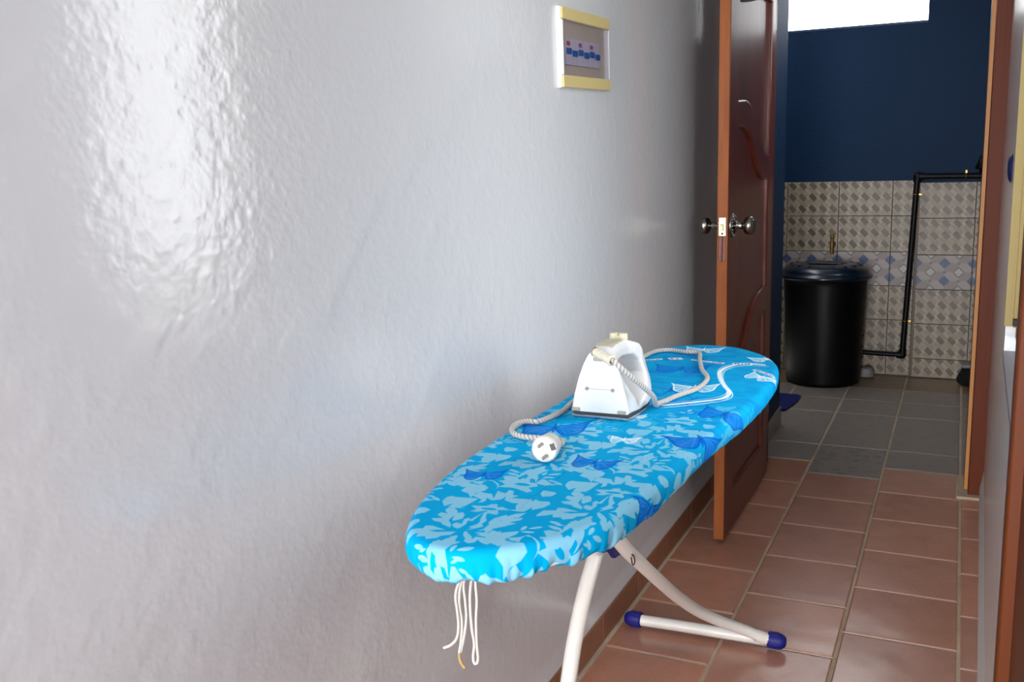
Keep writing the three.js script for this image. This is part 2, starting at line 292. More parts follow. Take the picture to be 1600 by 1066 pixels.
// door leaf, standing open along the left wall: local x runs from the free edge to the hinges, local z towards the passage
{
  const d = structure('door_1', 'brown panelled wooden door standing open along the white wall');
  d.position.set(-0.153, 0, -2.978); d.rotation.y = Math.PI / 2;
  const L = 0.775, Y0 = 0.012, Y1 = 2.06;
  const fr = poly([[0, Y0], [L, Y0], [L, Y1], [0, Y1]]);
  const hole = (f) => { const p = new THREE.Path(); f(p); fr.holes.push(p); };
  hole(p => { p.moveTo(0.135, 1.42); p.lineTo(0.135, 1.72); p.bezierCurveTo(0.25, 1.725, 0.42, 1.76, 0.52, 1.78); p.bezierCurveTo(0.6, 1.795, 0.66, 1.79, 0.69, 1.79); p.lineTo(0.69, 1.258); p.bezierCurveTo(0.60, 1.255, 0.53, 1.28, 0.47, 1.335); p.bezierCurveTo(0.41, 1.39, 0.35, 1.425, 0.25, 1.428); p.lineTo(0.135, 1.42); });
  hole(p => { p.moveTo(0.135, 0.46); p.lineTo(0.135, 1.336); p.bezierCurveTo(0.25, 1.345, 0.32, 1.335, 0.38, 1.285); p.bezierCurveTo(0.44, 1.225, 0.50, 1.178, 0.60, 1.165); p.lineTo(0.67, 1.165); p.lineTo(0.67, 0.772); p.bezierCurveTo(0.57, 0.775, 0.49, 0.75, 0.42, 0.715); p.bezierCurveTo(0.33, 0.66, 0.23, 0.55, 0.135, 0.46); });
  hole(p => { p.moveTo(0.135, 0.155); p.lineTo(0.135, 0.37); p.bezierCurveTo(0.23, 0.46, 0.33, 0.56, 0.43, 0.62); p.bezierCurveTo(0.50, 0.655, 0.57, 0.675, 0.655, 0.675); p.lineTo(0.655, 0.155); p.lineTo(0.135, 0.155); });
  const face = new THREE.ExtrudeGeometry(fr, { depth: 0.010, bevelEnabled: true, bevelThickness: 0.005, bevelSize: 0.010, bevelOffset: -0.010, bevelSegments: 3, curveSegments: 20 });
  for (const sgn of [1, -1]) { const g = face.clone(); g.translate(0, 0, 0.002); if (sgn < 0) g.rotateY(Math.PI).translate(L, 0, 0); mesh('frame_face', g, woodFace, d); }
  mesh('panel', box(0.12, 0.14, -0.004, 0.70, 1.80, 0.0042), woodFace, d);
  // free edge: lighter wood with a mortise below the latch plate
  const es = poly([[-0.0165, Y0 + 0.002], [0.0165, Y0 + 0.002], [0.0165, Y1], [-0.0165, Y1]]), slot = new THREE.Path();
  slot.moveTo(-0.011, 0.925); slot.lineTo(0.009, 0.925); slot.lineTo(0.009, 1.0); slot.lineTo(-0.011, 1.0); es.holes.push(slot);
  const eg = extrude(es, 0.012, 0.0015); eg.rotateY(-Math.PI / 2); mesh('edge_strip', eg, woodEdge, d).position.set(0.0085, 0, 0);
  mesh('mortise', box(0.006, 0.92, -0.013, 0.011, 1.005, 0.013), woodRaw, d);
  const plate = mesh('latch_plate', new RoundedBoxGeometry(0.003, 0.058, 0.0235, 2, 0.0012).translate(-0.0042, 1.033, 0.0005), nickelDull, d);
  mesh('latch_bolt', new RoundedBoxGeometry(0.012, 0.018, 0.009, 2, 0.002).translate(-0.007, 1.031, 0), std({ color: 0xb5a760, metalness: 0.9, roughness: 0.3 }), plate);
  mesh('screw', merge(new THREE.CylinderGeometry(0.0035, 0.0035, 0.001, 12).rotateZ(Math.PI / 2).translate(-0.0062, 1.053, 0.0005)), nickel, plate);
  mesh('screw_hole_shade', merge(new THREE.CylinderGeometry(0.0032, 0.0032, 0.001, 12).rotateZ(Math.PI / 2).translate(-0.0058, 1.012, 0.0005)), std({ color: 0x0c0a08, roughness: 0.9 }), plate);  // black disc, the shade inside an empty hole put into its colour
  const ros = [[0.0375, 0], [0.0375, 0.003], [0.034, 0.006], [0.029, 0.006], [0.026, 0.009], [0.018, 0.012], [0.012, 0.015], [0.011, 0.03]];
  const ball = [[0.011, 0.028], [0.012, 0.034], [0.02, 0.037], [0.0265, 0.043], [0.029, 0.052], [0.0275, 0.060], [0.022, 0.067], [0.013, 0.0705], [0.008, 0.071], [0.007, 0.0695], [0, 0.0695]];
  for (const sgn of [1, -1]) {
    const k = mesh('door_knob', lathe(ball, 40).rotateX(sgn * Math.PI / 2).translate(0.062, 1.033, sgn * 0.017), nickel, d);
    mesh('rosette', lathe(ros, 40).rotateX(sgn * Math.PI / 2).translate(0.062, 1.033, sgn * 0.017), nickel, k);
    const beads = []; for (let i = 0; i < 18; i++) beads.push(new THREE.SphereGeometry(0.003, 8, 6).translate(0.062 + 0.0315 * Math.cos(i / 18 * 6.2832), 1.033 + 0.0315 * Math.sin(i / 18 * 6.2832), sgn * 0.0235));
    mesh('beading', merge(...beads), nickel, k);
  }
  for (const y of [0.3, 1.75]) mesh('hinge', new THREE.CylinderGeometry(0.006, 0.006, 0.09, 12).translate(L + 0.004, y, 0.012), nickelDull, d);
}
{
  const f = structure('trim_3', 'brown wooden door frame of the laundry doorway');
  const post = (x, sg) => {     // architrave nose in front, stop behind it
    const bx = (xa, xb, za, zb) => new RoundedBoxGeometry(Math.abs(xb - xa), 2.12, zb - za, 2, 0.003).translate((xa + xb) / 2, 1.06, (za + zb) / 2);
    return merge(bx(x, x + sg * 0.055, -3.84, -3.762), bx(x, x + sg * 0.069, -3.925, -3.825));
  };
  mesh('frame_post', post(0.6435, -1), woodFrame, f);
  mesh('frame_post', post(-0.232, 1), woodFrame, f);
  mesh('frame_head', box(-0.232, 2.07, -3.925, 0.6435, 2.14, -3.762), woodFrame, f);
  mesh('stop_edge', box(0.5755, 0.004, -3.828, 0.588, 2.07, -3.822), phys({ color: 0xc2823c, roughness: 0.5 }), f);
  mesh('floor_patch', new RoundedBoxGeometry(0.125, 0.012, 0.25, 2, 0.005).translate(0.612, -0.001, -3.85), grout, f);
}

// ------------------------------------------------------------------ ironing board
const OUT = [[-0.02, -0.915], [-0.052, -0.925], [-0.08, -0.947], [-0.103, -0.987], [-0.129, -1.06], [-0.153, -1.188], [-0.164, -1.36], [-0.164, -1.5], [-0.162, -1.7], [-0.164, -1.95], [-0.160, -2.08], [-0.142, -2.19], [-0.11, -2.255], [-0.042, -2.295], [0.038, -2.285], [0.112, -2.22], [0.16, -2.13], [0.182, -2.02], [0.189, -1.85], [0.182, -1.66], [0.167, -1.5], [0.160, -1.31], [0.149, -1.158], [0.131, -1.063], [0.102, -1.0], [0.062, -0.951], [0.02, -0.925]];
const BX0 = -0.28, BW = 0.58, BZ0 = -0.80, BL = 1.6, TOP = 0.79;
const coverPrint = canvasTex(1024, 2048, (c, W, H) => {
  c.fillStyle = '#00a4de'; c.fillRect(0, 0, W, H);
  c.setTransform(W / BW, 0, 0, H / BL, -BX0 * W / BW, BZ0 * H / BL);      // draws in metres: (x, -z)
  const light = '#84c6e4', base = '#00a4de', blue = '#0a6fca';
  const at = (x, q, a, s, f) => { c.save(); c.translate(x, q); if (s < 1) c.scale(1, 1.3); c.rotate(a); c.scale(s, s); f(); c.restore(); };
  // brushed water-colour ground of the far half
  for (let i = 0; i < 1500; i++) {
    const q = 1.42 + Math.pow(rnd(), 0.8) * 0.95, x = rr(-0.27, 0.29);
    if (rnd() > (q - 1.36) / 0.28) continue;
    c.fillStyle = ['rgba(30,150,222,0.28)', 'rgba(8,120,210,0.26)', 'rgba(20,172,226,0.30)', 'rgba(90,180,225,0.14)', 'rgba(6,105,200,0.16)'][Math.floor(rnd() * 5)];
    c.save(); c.translate(x, q); c.rotate(rr(-0.5, 0.5)); c.beginPath(); c.ellipse(0, 0, rr(0.008, 0.035), rr(0.003, 0.012), 0, 0, 7); c.fill(); c.restore();
  }
  // flowers, leaves and buds of the print, in millimetres round the heart of each big flower; the pattern repeats on a slanting lattice
  const shape = (...n) => { c.beginPath(); for (let i = 0; i < n.length; i += 2) c.lineTo(n[i] / 1000, n[i + 1] / 1000); c.closePath(); c.fill(); };
  const leaf = (x0, y0, x1, y1, w = 0.24) => { const dx = x1 - x0, dy = y1 - y0; c.beginPath(); c.moveTo(x0 / 1000, y0 / 1000); for (const k of [1, -1]) { const px = -dy * w * k, py = dx * w * k, e = k > 0 ? [x1, y1] : [x0, y0], f = k > 0 ? [0.3, 0.8] : [0.8, 0.3]; c.bezierCurveTo((x0 + dx * f[0] + px) / 1000, (y0 + dy * f[0] + py) / 1000, (x0 + dx * f[1] + px) / 1000, (y0 + dy * f[1] + py) / 1000, e[0] / 1000, e[1] / 1000); } c.fill(); };
  const heart = (x, y, rx, ry) => { c.fillStyle = base; c.beginPath(); c.ellipse(x / 1000, y / 1000, rx / 1000, ry / 1000, 0, 0, 7); c.fill(); c.fillStyle = light; };
  const motif = () => {
    c.fillStyle = light;
    shape(-53, 21, -40, 28, -52, 35, -52, 45, -42, 44, -51, 54, -51, 62, -43, 65, -34, 57, -31, 50, -25, 55, -19, 48, -15, 34, -22, 22, -26, 27, -30, 40, -30, 31, -29, 23, -19, 11, -15, 1, -29, 7, -35, 13, -45, 14);
    shape(-18, 11, -16, 19, -7, 17, -12, 32, -9, 39, -4, 35, 0, 66, 1, 30, -5, 30, -2, 19, -3, 4, -6, 1, -12, 4);
    shape(0, 67, 6, 64, 9, 51, 17, 38, 16, 26, 22, 20, 15, 10, 7, 0, 11, 11, 5, 11, 10, 22, 11, 30, 6, 43);
    shape(21, 33, 22, 49, 32, 65, 35, 61, 41, 73, 52, 81, 50, 62, 43, 57, 56, 63, 56, 54, 46, 43, 56, 42, 47, 29, 32, 13, 21, 3, 30, 23, 34, 37, 34, 48, 31, 42, 28, 27);
    shape(20, -2, 38, 4, 50, 13, 50, 6, 63, 1, 62, -6, 67, -13, 69, -24, 66, -31, 54, -26, 51, -32, 41, -28, 35, -22, 35, -31, 29, -36, 21, -32, 19, -24, 12, -16, 7, -5, 9, -2, 24, -16, 27, -22, 28, -14, 47, -13, 24, -8, 31, -6);
    shape(-61, -43, -62, -33, -60, -19, -45, -13, -47, -4, -39, -1, -16, -8, -27, -11, -35, -17, -24, -18, -2, -8, -3, -20, -12, -26, -14, -35, -25, -42, -30, -35, -40, -38, -44, -28, -40, -23, -50, -35);
    shape(-19, 62, -14, 71, -27, 81, -7, 87, -4, 94, 4, 97, 9, 86, 15, 89, 29, 81, 14, 76, 20, 66, 20, 60, 7, 62, 0, 71, -9, 62);
    shape(-71, 82, -73, 98, -69, 105, -60, 104, -30, 109, -31, 94, -33, 76, -37, 69, -28, 69, -52, 63, -53, 79, -59, 66);
    shape(-43, 116, -40, 133, -30, 131, -21, 131, -11, 115, -19, 145, -5, 140, -6, 154, 2, 153, 7, 138, 16, 138, 11, 126, 39, 130, 44, 112, 19, 108, 5, 115, 1, 129, 0, 115, -10, 108, -20, 114, -17, 102, -23, 93, -24, 106);
    shape(29, 99, 28, 109, 26, 123, 36, 127, 43, 124, 42, 132, 51, 128, 63, 131, 68, 123, 65, 107, 55, 92, 51, 102, 48, 84, 40, 82, 26, 82, 35, 86);
    shape(20, 111, 18, 122, 19, 126, 22, 117, 22, 109);
    shape(-67, 128, -68, 148, -74, 161, -58, 159, -47, 151, -46, 135, -53, 122);
    shape(-27, 160, -21, 173, -37, 185, -22, 194, -13, 194, -9, 207, 2, 209, 7, 194, 17, 194, 25, 183, 15, 172, 25, 162, 21, 153, 5, 161, -6, 164);
    shape(72, -35, 70, -25, 81, -13, 89, -11, 99, -20, 100, -33, 93, -47, 94, -65, 85, -53);
    shape(66, -4, 79, 3, 85, 13, 96, 7, 106, -1, 111, -11, 112, -24, 109, -12, 102, -2, 91, 8, 83, 8, 82, -1, 84, -12, 71, -10);
    shape(-32, -86, -27, -80, -17, -81, -8, -86, -3, -93, 0, -107, -8, -115, -15, -110, -23, -99);
    shape(25, 15, 25, 35, 29, 44, 36, 45, 42, 39, 44, 31, 35, 24, 37, 8, 33, 1);
    shape(-95, 156, -99, 174, -98, 186, -85, 180, -66, 193, -65, 183, -74, 157, -81, 168, -78, 153, -87, 147);
    shape(39, 157, 38, 170, 52, 169, 60, 165, 58, 152, 47, 145);
    shape(7, -92, 1, -77, 0, -63, 4, -55, 12, -61, 18, -74, 22, -91, 21, -93, 16, -82, 11, -80, 7, -82);
    shape(23, -97, 24, -77, 29, -76, 37, -83, 50, -95, 39, -101);
    heart(1, 77, 11, 4); heart(0, 182, 13, 5); heart(-30, 181, 1, 1);
    leaf(2, -43, 5, -18);
    leaf(5, -50, 18, -35);
    leaf(6, -54, -10, -39);
    leaf(-15, -60, -27, -62);
    leaf(-10, -70, -13, -86);
    leaf(-7, -69, -11, -50);
    leaf(18, -61, 19, -45);
    leaf(24, -56, 42, -44);
    leaf(22, -66, 39, -65);
    leaf(44, -80, 61, -91);
    leaf(-20, -59, -38, -52);
    leaf(-11, -75, -32, -68);
    leaf(-9, -76, -11, -55);
    leaf(9, -73, -12, -43);
    leaf(8, -64, 6, -27);
    leaf(77, 31, 91, 43);
    leaf(72, 19, 89, 23);
    leaf(71, 22, 71, 39);
    leaf(-26, 220, -41, 222);
    leaf(-18, 207, -36, 207);
    leaf(-8, 230, -21, 238);
    leaf(-8, 241, -7, 261);
    leaf(-6, 229, 3, 241);
    leaf(15, 216, 24, 223);
    leaf(42, 209, 27, 213);
    leaf(47, 199, 34, 196);
  };
  for (let i = -2; i < 4; i++) for (let j = -3; j < 4; j++) {
    const x = -0.024 + 0.129 * i - 0.007 * j, q = 0.982 + 0.117 * i + 0.290 * j;
    if (x < -0.42 || x > 0.42 || q < 0.6 || q > 1.75) continue;
    c.save(); c.translate(x, q); c.globalAlpha = Math.min(1, Math.max(0, (1.66 - q) / 0.30)); motif(); c.restore();
  }
  // butterflies seen from above
  const wing = (fill, stroke, vein) => { for (const sg of [1, -1]) { c.save(); c.scale(sg, 0.77); c.beginPath(); c.moveTo(0.02, 0); c.bezierCurveTo(0.3, 0.2, 0.7, 0.25, 1.0, 0.62); c.bezierCurveTo(0.86, 0.2, 0.86, -0.1, 0.84, -0.3); c.bezierCurveTo(0.85, -0.7, 0.62, -1.0, 0.42, -1.0); c.bezierCurveTo(0.25, -0.95, 0.1, -0.5, 0.02, -0.1); c.closePath(); if (fill) { c.fillStyle = fill; c.fill(); } c.strokeStyle = stroke; c.lineWidth = 0.07; c.stroke(); if (vein) { c.strokeStyle = vein; c.lineWidth = 0.045; for (const [x, y] of [[0.8, 0.3], [0.78, -0.1], [0.7, -0.6], [0.4, -0.85]]) { c.beginPath(); c.moveTo(0.12, 0.0); c.quadraticCurveTo(x * 0.6, y * 0.35, x, y); c.stroke(); } } c.restore(); } c.beginPath(); c.ellipse(0, -0.1, 0.05, 0.42, 0, 0, 7); c.fillStyle = stroke; c.fill(); };
  const butterfly = (x, q, s, a, fill, stroke, vein, alpha = 1) => at(x, q, a, s, () => { c.globalAlpha = alpha; wing(fill, stroke, vein); c.globalAlpha = 1; });
  for (const [x, q, s, a, al] of [[0.036, 1.30, 0.036, 0, 0.8], [0.150, 1.475, 0.052, 0.55, 0.9], [-0.094, 1.19, 0.030, 0.3, 0.85], [-0.095, 1.46, 0.058, 0.35, 0.75], [0.168, 1.192, 0.034, 0.9, 0.9], [0.155, 1.645, 0.050, -0.2, 0.75], [-0.02, 2.005, 0.060, 0.2, 0.6], [-0.055, 1.66, 0.045, 0.2, 0.6]]) butterfly(x, q, s, a, 'rgba(4,104,214,0.85)', '#0560c8', '#2b93e6', al);
  butterfly(0.012, 1.80, 0.045, 0.3, null, '#0b67c4', null, 0.8); butterfly(0.075, 1.73, 0.05, -0.4, null, '#0b67c4', null, 0.7);
  for (const [x, q, s, a] of [[0.039, 1.428, 0.024, 0.1], [-0.026, 2.228, 0.045, 0.1], [0.052, 1.83, 0.046, 0.2], [0.158, 1.965, 0.036, -0.5], [0.13, 2.16, 0.036, 0.5], [-0.11, 1.82, 0.036, 0.2], [0.012, 1.575, 0.018, 0.3]]) butterfly(x, q, s, a, 'rgba(235,242,247,0.55)', '#f4f8fb', '#ffffff', 0.95);
  // white brushed ribbon
  const sw = [[0.144, 2.085], [0.112, 2.09], [0.083, 2.07], [0.066, 2.03], [0.066, 1.98], [0.09, 1.89], [0.122, 1.82], [0.131, 1.78], [0.122, 1.745], [0.087, 1.712], [0.049, 1.673], [0.012, 1.652]];
  const ribbon = (dx, dq, lw, col) => { c.strokeStyle = col; c.lineWidth = lw; c.beginPath(); sw.forEach(([x, q], i) => { if (!i) c.moveTo(x + dx, q + dq); else { const [a, b] = sw[i - 1]; c.quadraticCurveTo(a + dx, b + dq, (a + x) / 2 + dx, (b + q) / 2 + dq); } }); c.stroke(); };
  ribbon(0, 0, 0.0085, '#eef4f8'); ribbon(0.009, -0.012, 0.0022, '#d7ecf6'); ribbon(-0.007, 0.012, 0.0018, '#d7ecf6'); ribbon(0.004, -0.020, 0.0016, '#cbe6f4');
  // small printed word strips: pale tags with dark marks too small to read
  const strip = (x0, q0, x1, q1, w, n) => { const a = Math.atan2(q1 - q0, x1 - x0), l = Math.hypot(x1 - x0, q1 - q0); at(x0, q0, a, 1, () => { c.fillStyle = '#e6eef4'; c.fillRect(0, -w / 2, l, w); c.fillStyle = '#2a3d77'; for (let i = 0; i < n; i++) { const x = l * (0.06 + 0.9 * i / n); c.fillRect(x, -w * rr(0.2, 0.32), l / n * rr(0.35, 0.75), w * rr(0.4, 0.6)); } }); };
  strip(-0.130, 2.055, -0.087, 2.085, 0.012, 7); strip(-0.073, 2.089, -0.046, 2.105, 0.022, 2); strip(-0.023, 2.098, 0.056, 2.076, 0.012, 11); strip(0.075, 2.075, 0.115, 2.085, 0.02, 5); strip(0.13, 2.03, 0.19, 1.967, 0.012, 9);
  c.setTransform(1, 0, 0, 1, 0, 0);
});
const weaveBump = heightTex(256, 256, (x, y) => 0.5 * ((x >> 1) + (y >> 1) & 1) + 0.5 * vnoise(x / 3, y / 3, 85, 85));
const coverMat = phys({ map: coverPrint, roughness: 0.8, specularIntensity: 0.1, side: THREE.DoubleSide });
const board = thing('ironing_board', 'long ironing board with blue flowered cover, white crossed legs and dark blue foot caps', 'ironing board', [0, 0, 0]);
{
  const cv = curve(OUT.map(([x, z]) => [x, 0, z]), true), N = 1300, P = [], NR = [];
  for (let i = 0; i < N; i++) P.push(cv.getPointAt(i / N));
  for (let i = 0; i < N; i++) { const a = P[(i + N - 4) % N], b = P[(i + 4) % N], t = b.clone().sub(a).normalize(); let n = V(-t.z, 0, t.x); const sp = V(0.012, 0, THREE.MathUtils.clamp(P[i].z, -2.14, -1.08)); if (n.dot(P[i].clone().sub(sp)) < 0) n.negate(); NR.push(n); }
  const pos = [], uv = [], idx = [], rings = [];
  const put = (x, y, z, u, w) => { pos.push(x, y, z); uv.push((u - BX0) / BW, 1 - (BZ0 - w) / BL); };
  const soft = (x, z) => 0.0012 * (vnoise(x * 22 + 40, z * 16 + 80) - 0.5) + 0.0006 * (vnoise(x * 60 + 9, z * 50 + 90) - 0.5);
  for (const t of [0.001, 0.2, 0.4, 0.6, 0.8]) rings.push({ t });
  for (const [d, y, e] of [[0.016, 0, -0.016], [0.010, -0.0008, -0.010], [0.0055, -0.003, -0.005], [0.002, -0.007, 0.0], [0.0003, -0.012, 0.006], [0, -0.020, 0.014], [0.0012, -0.028, 0.022], [0.004, -0.035, 0.030], [0.009, -0.0405, 0.038], [0.020, -0.0415, 0.049]]) rings.push({ d, y, e });
  for (const r of rings) for (let i = 0; i < N; i++) {
    const p = P[i], n = NR[i];
    if (r.t !== undefined) { const sx = 0.012, sz = THREE.MathUtils.clamp(p.z, -2.14, -1.08), q = p.clone().addScaledVector(n, -0.02); const x = sx + (q.x - sx) * r.t, z = sz + (q.z - sz) * r.t; put(x, TOP + soft(x, z), z, x, z); continue; }
    const nose = THREE.MathUtils.smoothstep(p.z, -1.55, -1.05), s = i / N * cv.getLength();
    const down = THREE.MathUtils.smoothstep(-r.y, 0.006, 0.04);
    const g = (vnoise(s * 70, 3.3) - 0.5) + 0.8 * (vnoise(s * 150, 7.7) - 0.5), amp = down * (0.25 + 0.75 * nose);
    const x = p.x - n.x * (r.d - amp * g * 0.006), z = p.z - n.z * (r.d - amp * g * 0.006);
    put(x, TOP + r.y + (r.y > -0.004 ? soft(x, z) : 0) + amp * (0.006 * (vnoise(s * 95 + 5, 1.1) - 0.5) + 0.005 * (vnoise(s * 38 + 2, 5.1) - 0.5)) * down, z, p.x + n.x * r.e, p.z + n.z * r.e);
  }
  for (let k = 0; k + 1 < rings.length; k++) for (let i = 0; i < N; i++) { const a = k * N + i, b = k * N + (i + 1) % N, c2 = a + N, d2 = b + N; idx.push(a, b, c2, b, d2, c2); }
  const g = new THREE.BufferGeometry(); g.setAttribute('position', new THREE.Float32BufferAttribute(pos, 3)); g.setAttribute('uv', new THREE.Float32BufferAttribute(uv, 2)); g.setIndex(idx); g.computeVertexNormals();
  if (g.attributes.normal.getY(N * 2) < 0) { for (let i = 0; i < idx.length; i += 3) { const t = idx[i]; idx[i] = idx[i + 1]; idx[i + 1] = t; } g.setIndex(idx); g.computeVertexNormals(); }
  mesh('cover', g, coverMat, board).userData.label = 'blue cover with pale flowers and butterflies';
  const ps = new THREE.Shape(); P.forEach((p, i) => { const x = p.x - NR[i].x * 0.006, y = -(p.z - NR[i].z * 0.006); i ? ps.lineTo(x, y) : ps.moveTo(x, y); });
  const pg = extrude(ps, 0.03, 0); pg.rotateX(-Math.PI / 2).translate(0, TOP - 0.034, 0); mesh('board_panel', pg, std({ color: 0xd8d4cc, roughness: 0.5 }), board);

  const white = phys({ color: 0xe6e0d8, roughness: 0.35, clearcoat: 0.3, clearcoatRoughness: 0.2 }), cap = std({ color: 0x0b0b70, roughness: 0.55 });
  const legB = [[-0.030, 0.744, -1.335], [-0.033, 0.66, -1.445], [-0.035, 0.563, -1.58], [-0.035, 0.492, -1.673], [-0.035, 0.441, -1.746], [-0.035, 0.346, -1.883], [-0.033, 0.238, -2.041], [-0.014, 0.150, -2.167], [0.024, 0.092, -2.25], [0.070, 0.053, -2.305], [0.113, 0.027, -2.331]];
  const lb = mesh('leg', tube(legB, 0.0142, 120, 16), white, board);
  mesh('sleeve', tube([[0.092, 0.0385, -2.3205], [0.113, 0.0275, -2.332], [0.130, 0.021, -2.338]], 0.0158, 10, 20), white, lb);
  const legA = [[-0.078, 0.744, -1.985], [-0.076, 0.66, -1.83], [-0.074, 0.57, -1.685], [-0.072, 0.527, -1.611], [-0.070, 0.506, -1.573], [-0.070, 0.472, -1.533], [-0.070, 0.432, -1.497], [-0.070, 0.389, -1.467], [-0.070, 0.336, -1.440], [-0.069, 0.2, -1.375], [-0.066, 0.09, -1.315], [-0.05, 0.03, -1.27]];
  mesh('leg', merge(tube(legA, 0.0142, 120, 16)), white, board);
  mesh('foot_bar', tube([[-0.215, 0.0215, -2.322], [-0.1, 0.0215, -2.328], [0.06, 0.0215, -2.334], [0.11, 0.0225, -2.336]], 0.0148, 30, 16), white, board);
  mesh('foot_bar', tube([[-0.215, 0.0215, -1.27], [0.12, 0.0215, -1.27]], 0.0148, 10, 16), white, board);
  const capGeo = lathe([[0, 0], [0.0095, 0.0012], [0.0155, 0.0055], [0.0195, 0.014], [0.0212, 0.026], [0.0205, 0.042], [0.0195, 0.047], [0.0145, 0.047]], 28);
  const ribs = []; for (let i = 0; i < 14; i++) ribs.push(new THREE.CylinderGeometry(0.0012, 0.0012, 0.026, 6).translate(0.0203, 0.032, 0).rotateY(i / 14 * 6.2832));
  const capAll = merge(capGeo, ...ribs);
  for (const [x, z, s] of [[-0.258, -2.321, 1], [0.166, -2.339, -1], [-0.258, -1.27, 1], [0.162, -1.27, -1]]) { const m = mesh('foot_cap', capAll, cap, board); m.position.set(x, 0.0222, z); m.rotation.z = -s * Math.PI / 2; }
  const web = extrude(poly([[1.556, 0.575], [1.575, 0.522], [1.612, 0.512], [1.640, 0.486], [1.672, 0.482], [1.64, 0.56], [1.60, 0.60]]), 0.012, 0.002); web.rotateY(Math.PI / 2); mesh('pivot_bracket', web, cap, board).position.set(-0.0585, 0.004, 0);
  mesh('pivot_bolt', new THREE.CylinderGeometry(0.006, 0.006, 0.075, 14).rotateZ(Math.PI / 2).translate(-0.053, 0.578, -1.59), nickel, board);
  for (const z of [-1.34, -1.99]) mesh('rail', box(-0.12, TOP - 0.052, z, 0.12, TOP - 0.034, z + 0.015), white, board);
  mesh('staple', tube([[-0.0215, 0.497, -1.653], [-0.0205, 0.489, -1.662], [-0.0212, 0.474, -1.668], [-0.023, 0.471, -1.664], [-0.0225, 0.492, -1.650]], 0.0012, 24, 6), std({ color: 0x333333, metalness: 0.8, roughness: 0.4 }), board);
  // drawstrings of the cover hanging from the nose
  const braid = canvasTex(64, 64, (c, w, h) => { c.fillStyle = '#e8e4dc'; c.fillRect(0, 0, w, h); c.strokeStyle = '#b9b2a6'; c.lineWidth = 7; for (let i = -1; i < 3; i++) { c.beginPath(); c.moveTo(0, i * 32); c.lineTo(64, i * 32 + 32); c.stroke(); c.beginPath(); c.moveTo(64, i * 32 + 10); c.lineTo(0, i * 32 + 42); c.stroke(); } });
  braid.repeat.set(70, 2); const stringMat = std({ map: braid, roughness: 0.9, bumpMap: braid, bumpScale: 0.0008 });
  const burnt = std({ color: 0xb0905a, roughness: 0.8 });
  const z0 = -0.952, st = (p) => tube(p.map(([x, y, dz]) => [x, y, z0 + dz]), 0.0018, 90, 8);
  mesh('drawstring', st([[-0.004, 0.752, -0.012], [-0.011, 0.738, 0], [-0.0165, 0.72, 0.002], [-0.0145, 0.70, 0.003], [-0.0135, 0.68, 0.003], [-0.0165, 0.664, 0.004], [-0.024, 0.655, 0.005], [-0.034, 0.649, 0.005]]), stringMat, board);
  const d2 = mesh('drawstring', st([[-0.004, 0.752, -0.012], [-0.010, 0.735, -0.002], [-0.0135, 0.71, -0.001], [-0.011, 0.685, -0.001], [-0.0125, 0.66, 0], [-0.0145, 0.645, 0.002]]), stringMat, board);
  mesh('burnt_end', tube([[-0.0145, 0.645, z0 + 0.002], [-0.0135, 0.637, z0 + 0.003], [-0.0095, 0.631, z0 + 0.004], [-0.006, 0.628, z0 + 0.004]], 0.0019, 16, 8), burnt, d2);
  mesh('drawstring', st([[-0.003, 0.752, -0.012], [-0.0078, 0.735, -0.004], [-0.0068, 0.71, -0.004], [-0.0062, 0.69, -0.004], [-0.0092, 0.665, -0.002], [-0.0135, 0.645, 0.0]]), stringMat, board);
  mesh('drawstring', st([[0.003, 0.752, -0.012], [0.0035, 0.735, 0], [0.0022, 0.71, 0.001], [0.004, 0.68, 0.002], [0.0065, 0.66, 0.002], [0.005, 0.645, 0.003], [0.0058, 0.637, 0.003], [0.0085, 0.635, 0.003], [0.0107, 0.64, 0.002], [0.009, 0.66, 0], [0.0085, 0.69, -0.001], [0.0098, 0.715, -0.002], [0.0085, 0.735, -0.003], [0.004, 0.752, -0.012]]), stringMat, board);
}

// ------------------------------------------------------------------ steam iron standing on its soleplate, heel to the camera
function sdfGeo(f, c, half, res) {
  const mc = new MarchingCubes(res, new THREE.MeshBasicMaterial(), false, false, 200000); mc.isolation = 0;
  const n = mc.size, h = mc.halfsize;
  for (let z = 0; z < n; z++) for (let y = 0; y < n; y++) for (let x = 0; x < n; x++) mc.field[x + y * n + z * n * n] = f(c[0] + (x - h) / h * half, c[1] + (y - h) / h * half, c[2] + (z - h) / h * half);
  mc.update();
  const k = mc.count ?? mc.geometry.drawRange.count, pa = mc.positionArray.slice(0, k * 3), na = new Float32Array(k * 3), e = 0.0012;
  for (let i = 0; i < k; i++) {
    for (let a = 0; a < 3; a++) pa[3 * i + a] = c[a] + pa[3 * i + a] * half;
    const x = pa[3 * i], y = pa[3 * i + 1], z = pa[3 * i + 2]; const nx = f(x - e, y, z) - f(x + e, y, z), ny = f(x, y - e, z) - f(x, y + e, z), nz = f(x, y, z - e) - f(x, y, z + e), l = Math.hypot(nx, ny, nz) || 1;
    na[3 * i] = nx / l; na[3 * i + 1] = ny / l; na[3 * i + 2] = nz / l;
  }
  const g = new THREE.BufferGeometry(); g.setAttribute('position', new THREE.BufferAttribute(pa, 3)); g.setAttribute('normal', new THREE.BufferAttribute(na, 3)); g.setAttribute('uv', new THREE.BufferAttribute(new Float32Array(k * 2), 2)); return g;
}
function lerpTable(t) { return (x) => { if (x <= t[0][0]) return t[0][1]; for (let i = 1; i < t.length; i++) if (x <= t[i][0]) { const [a, b] = t[i - 1], [c, d] = t[i]; return b + (d - b) * (x - a) / (c - a); } return t[t.length - 1][1]; }; }
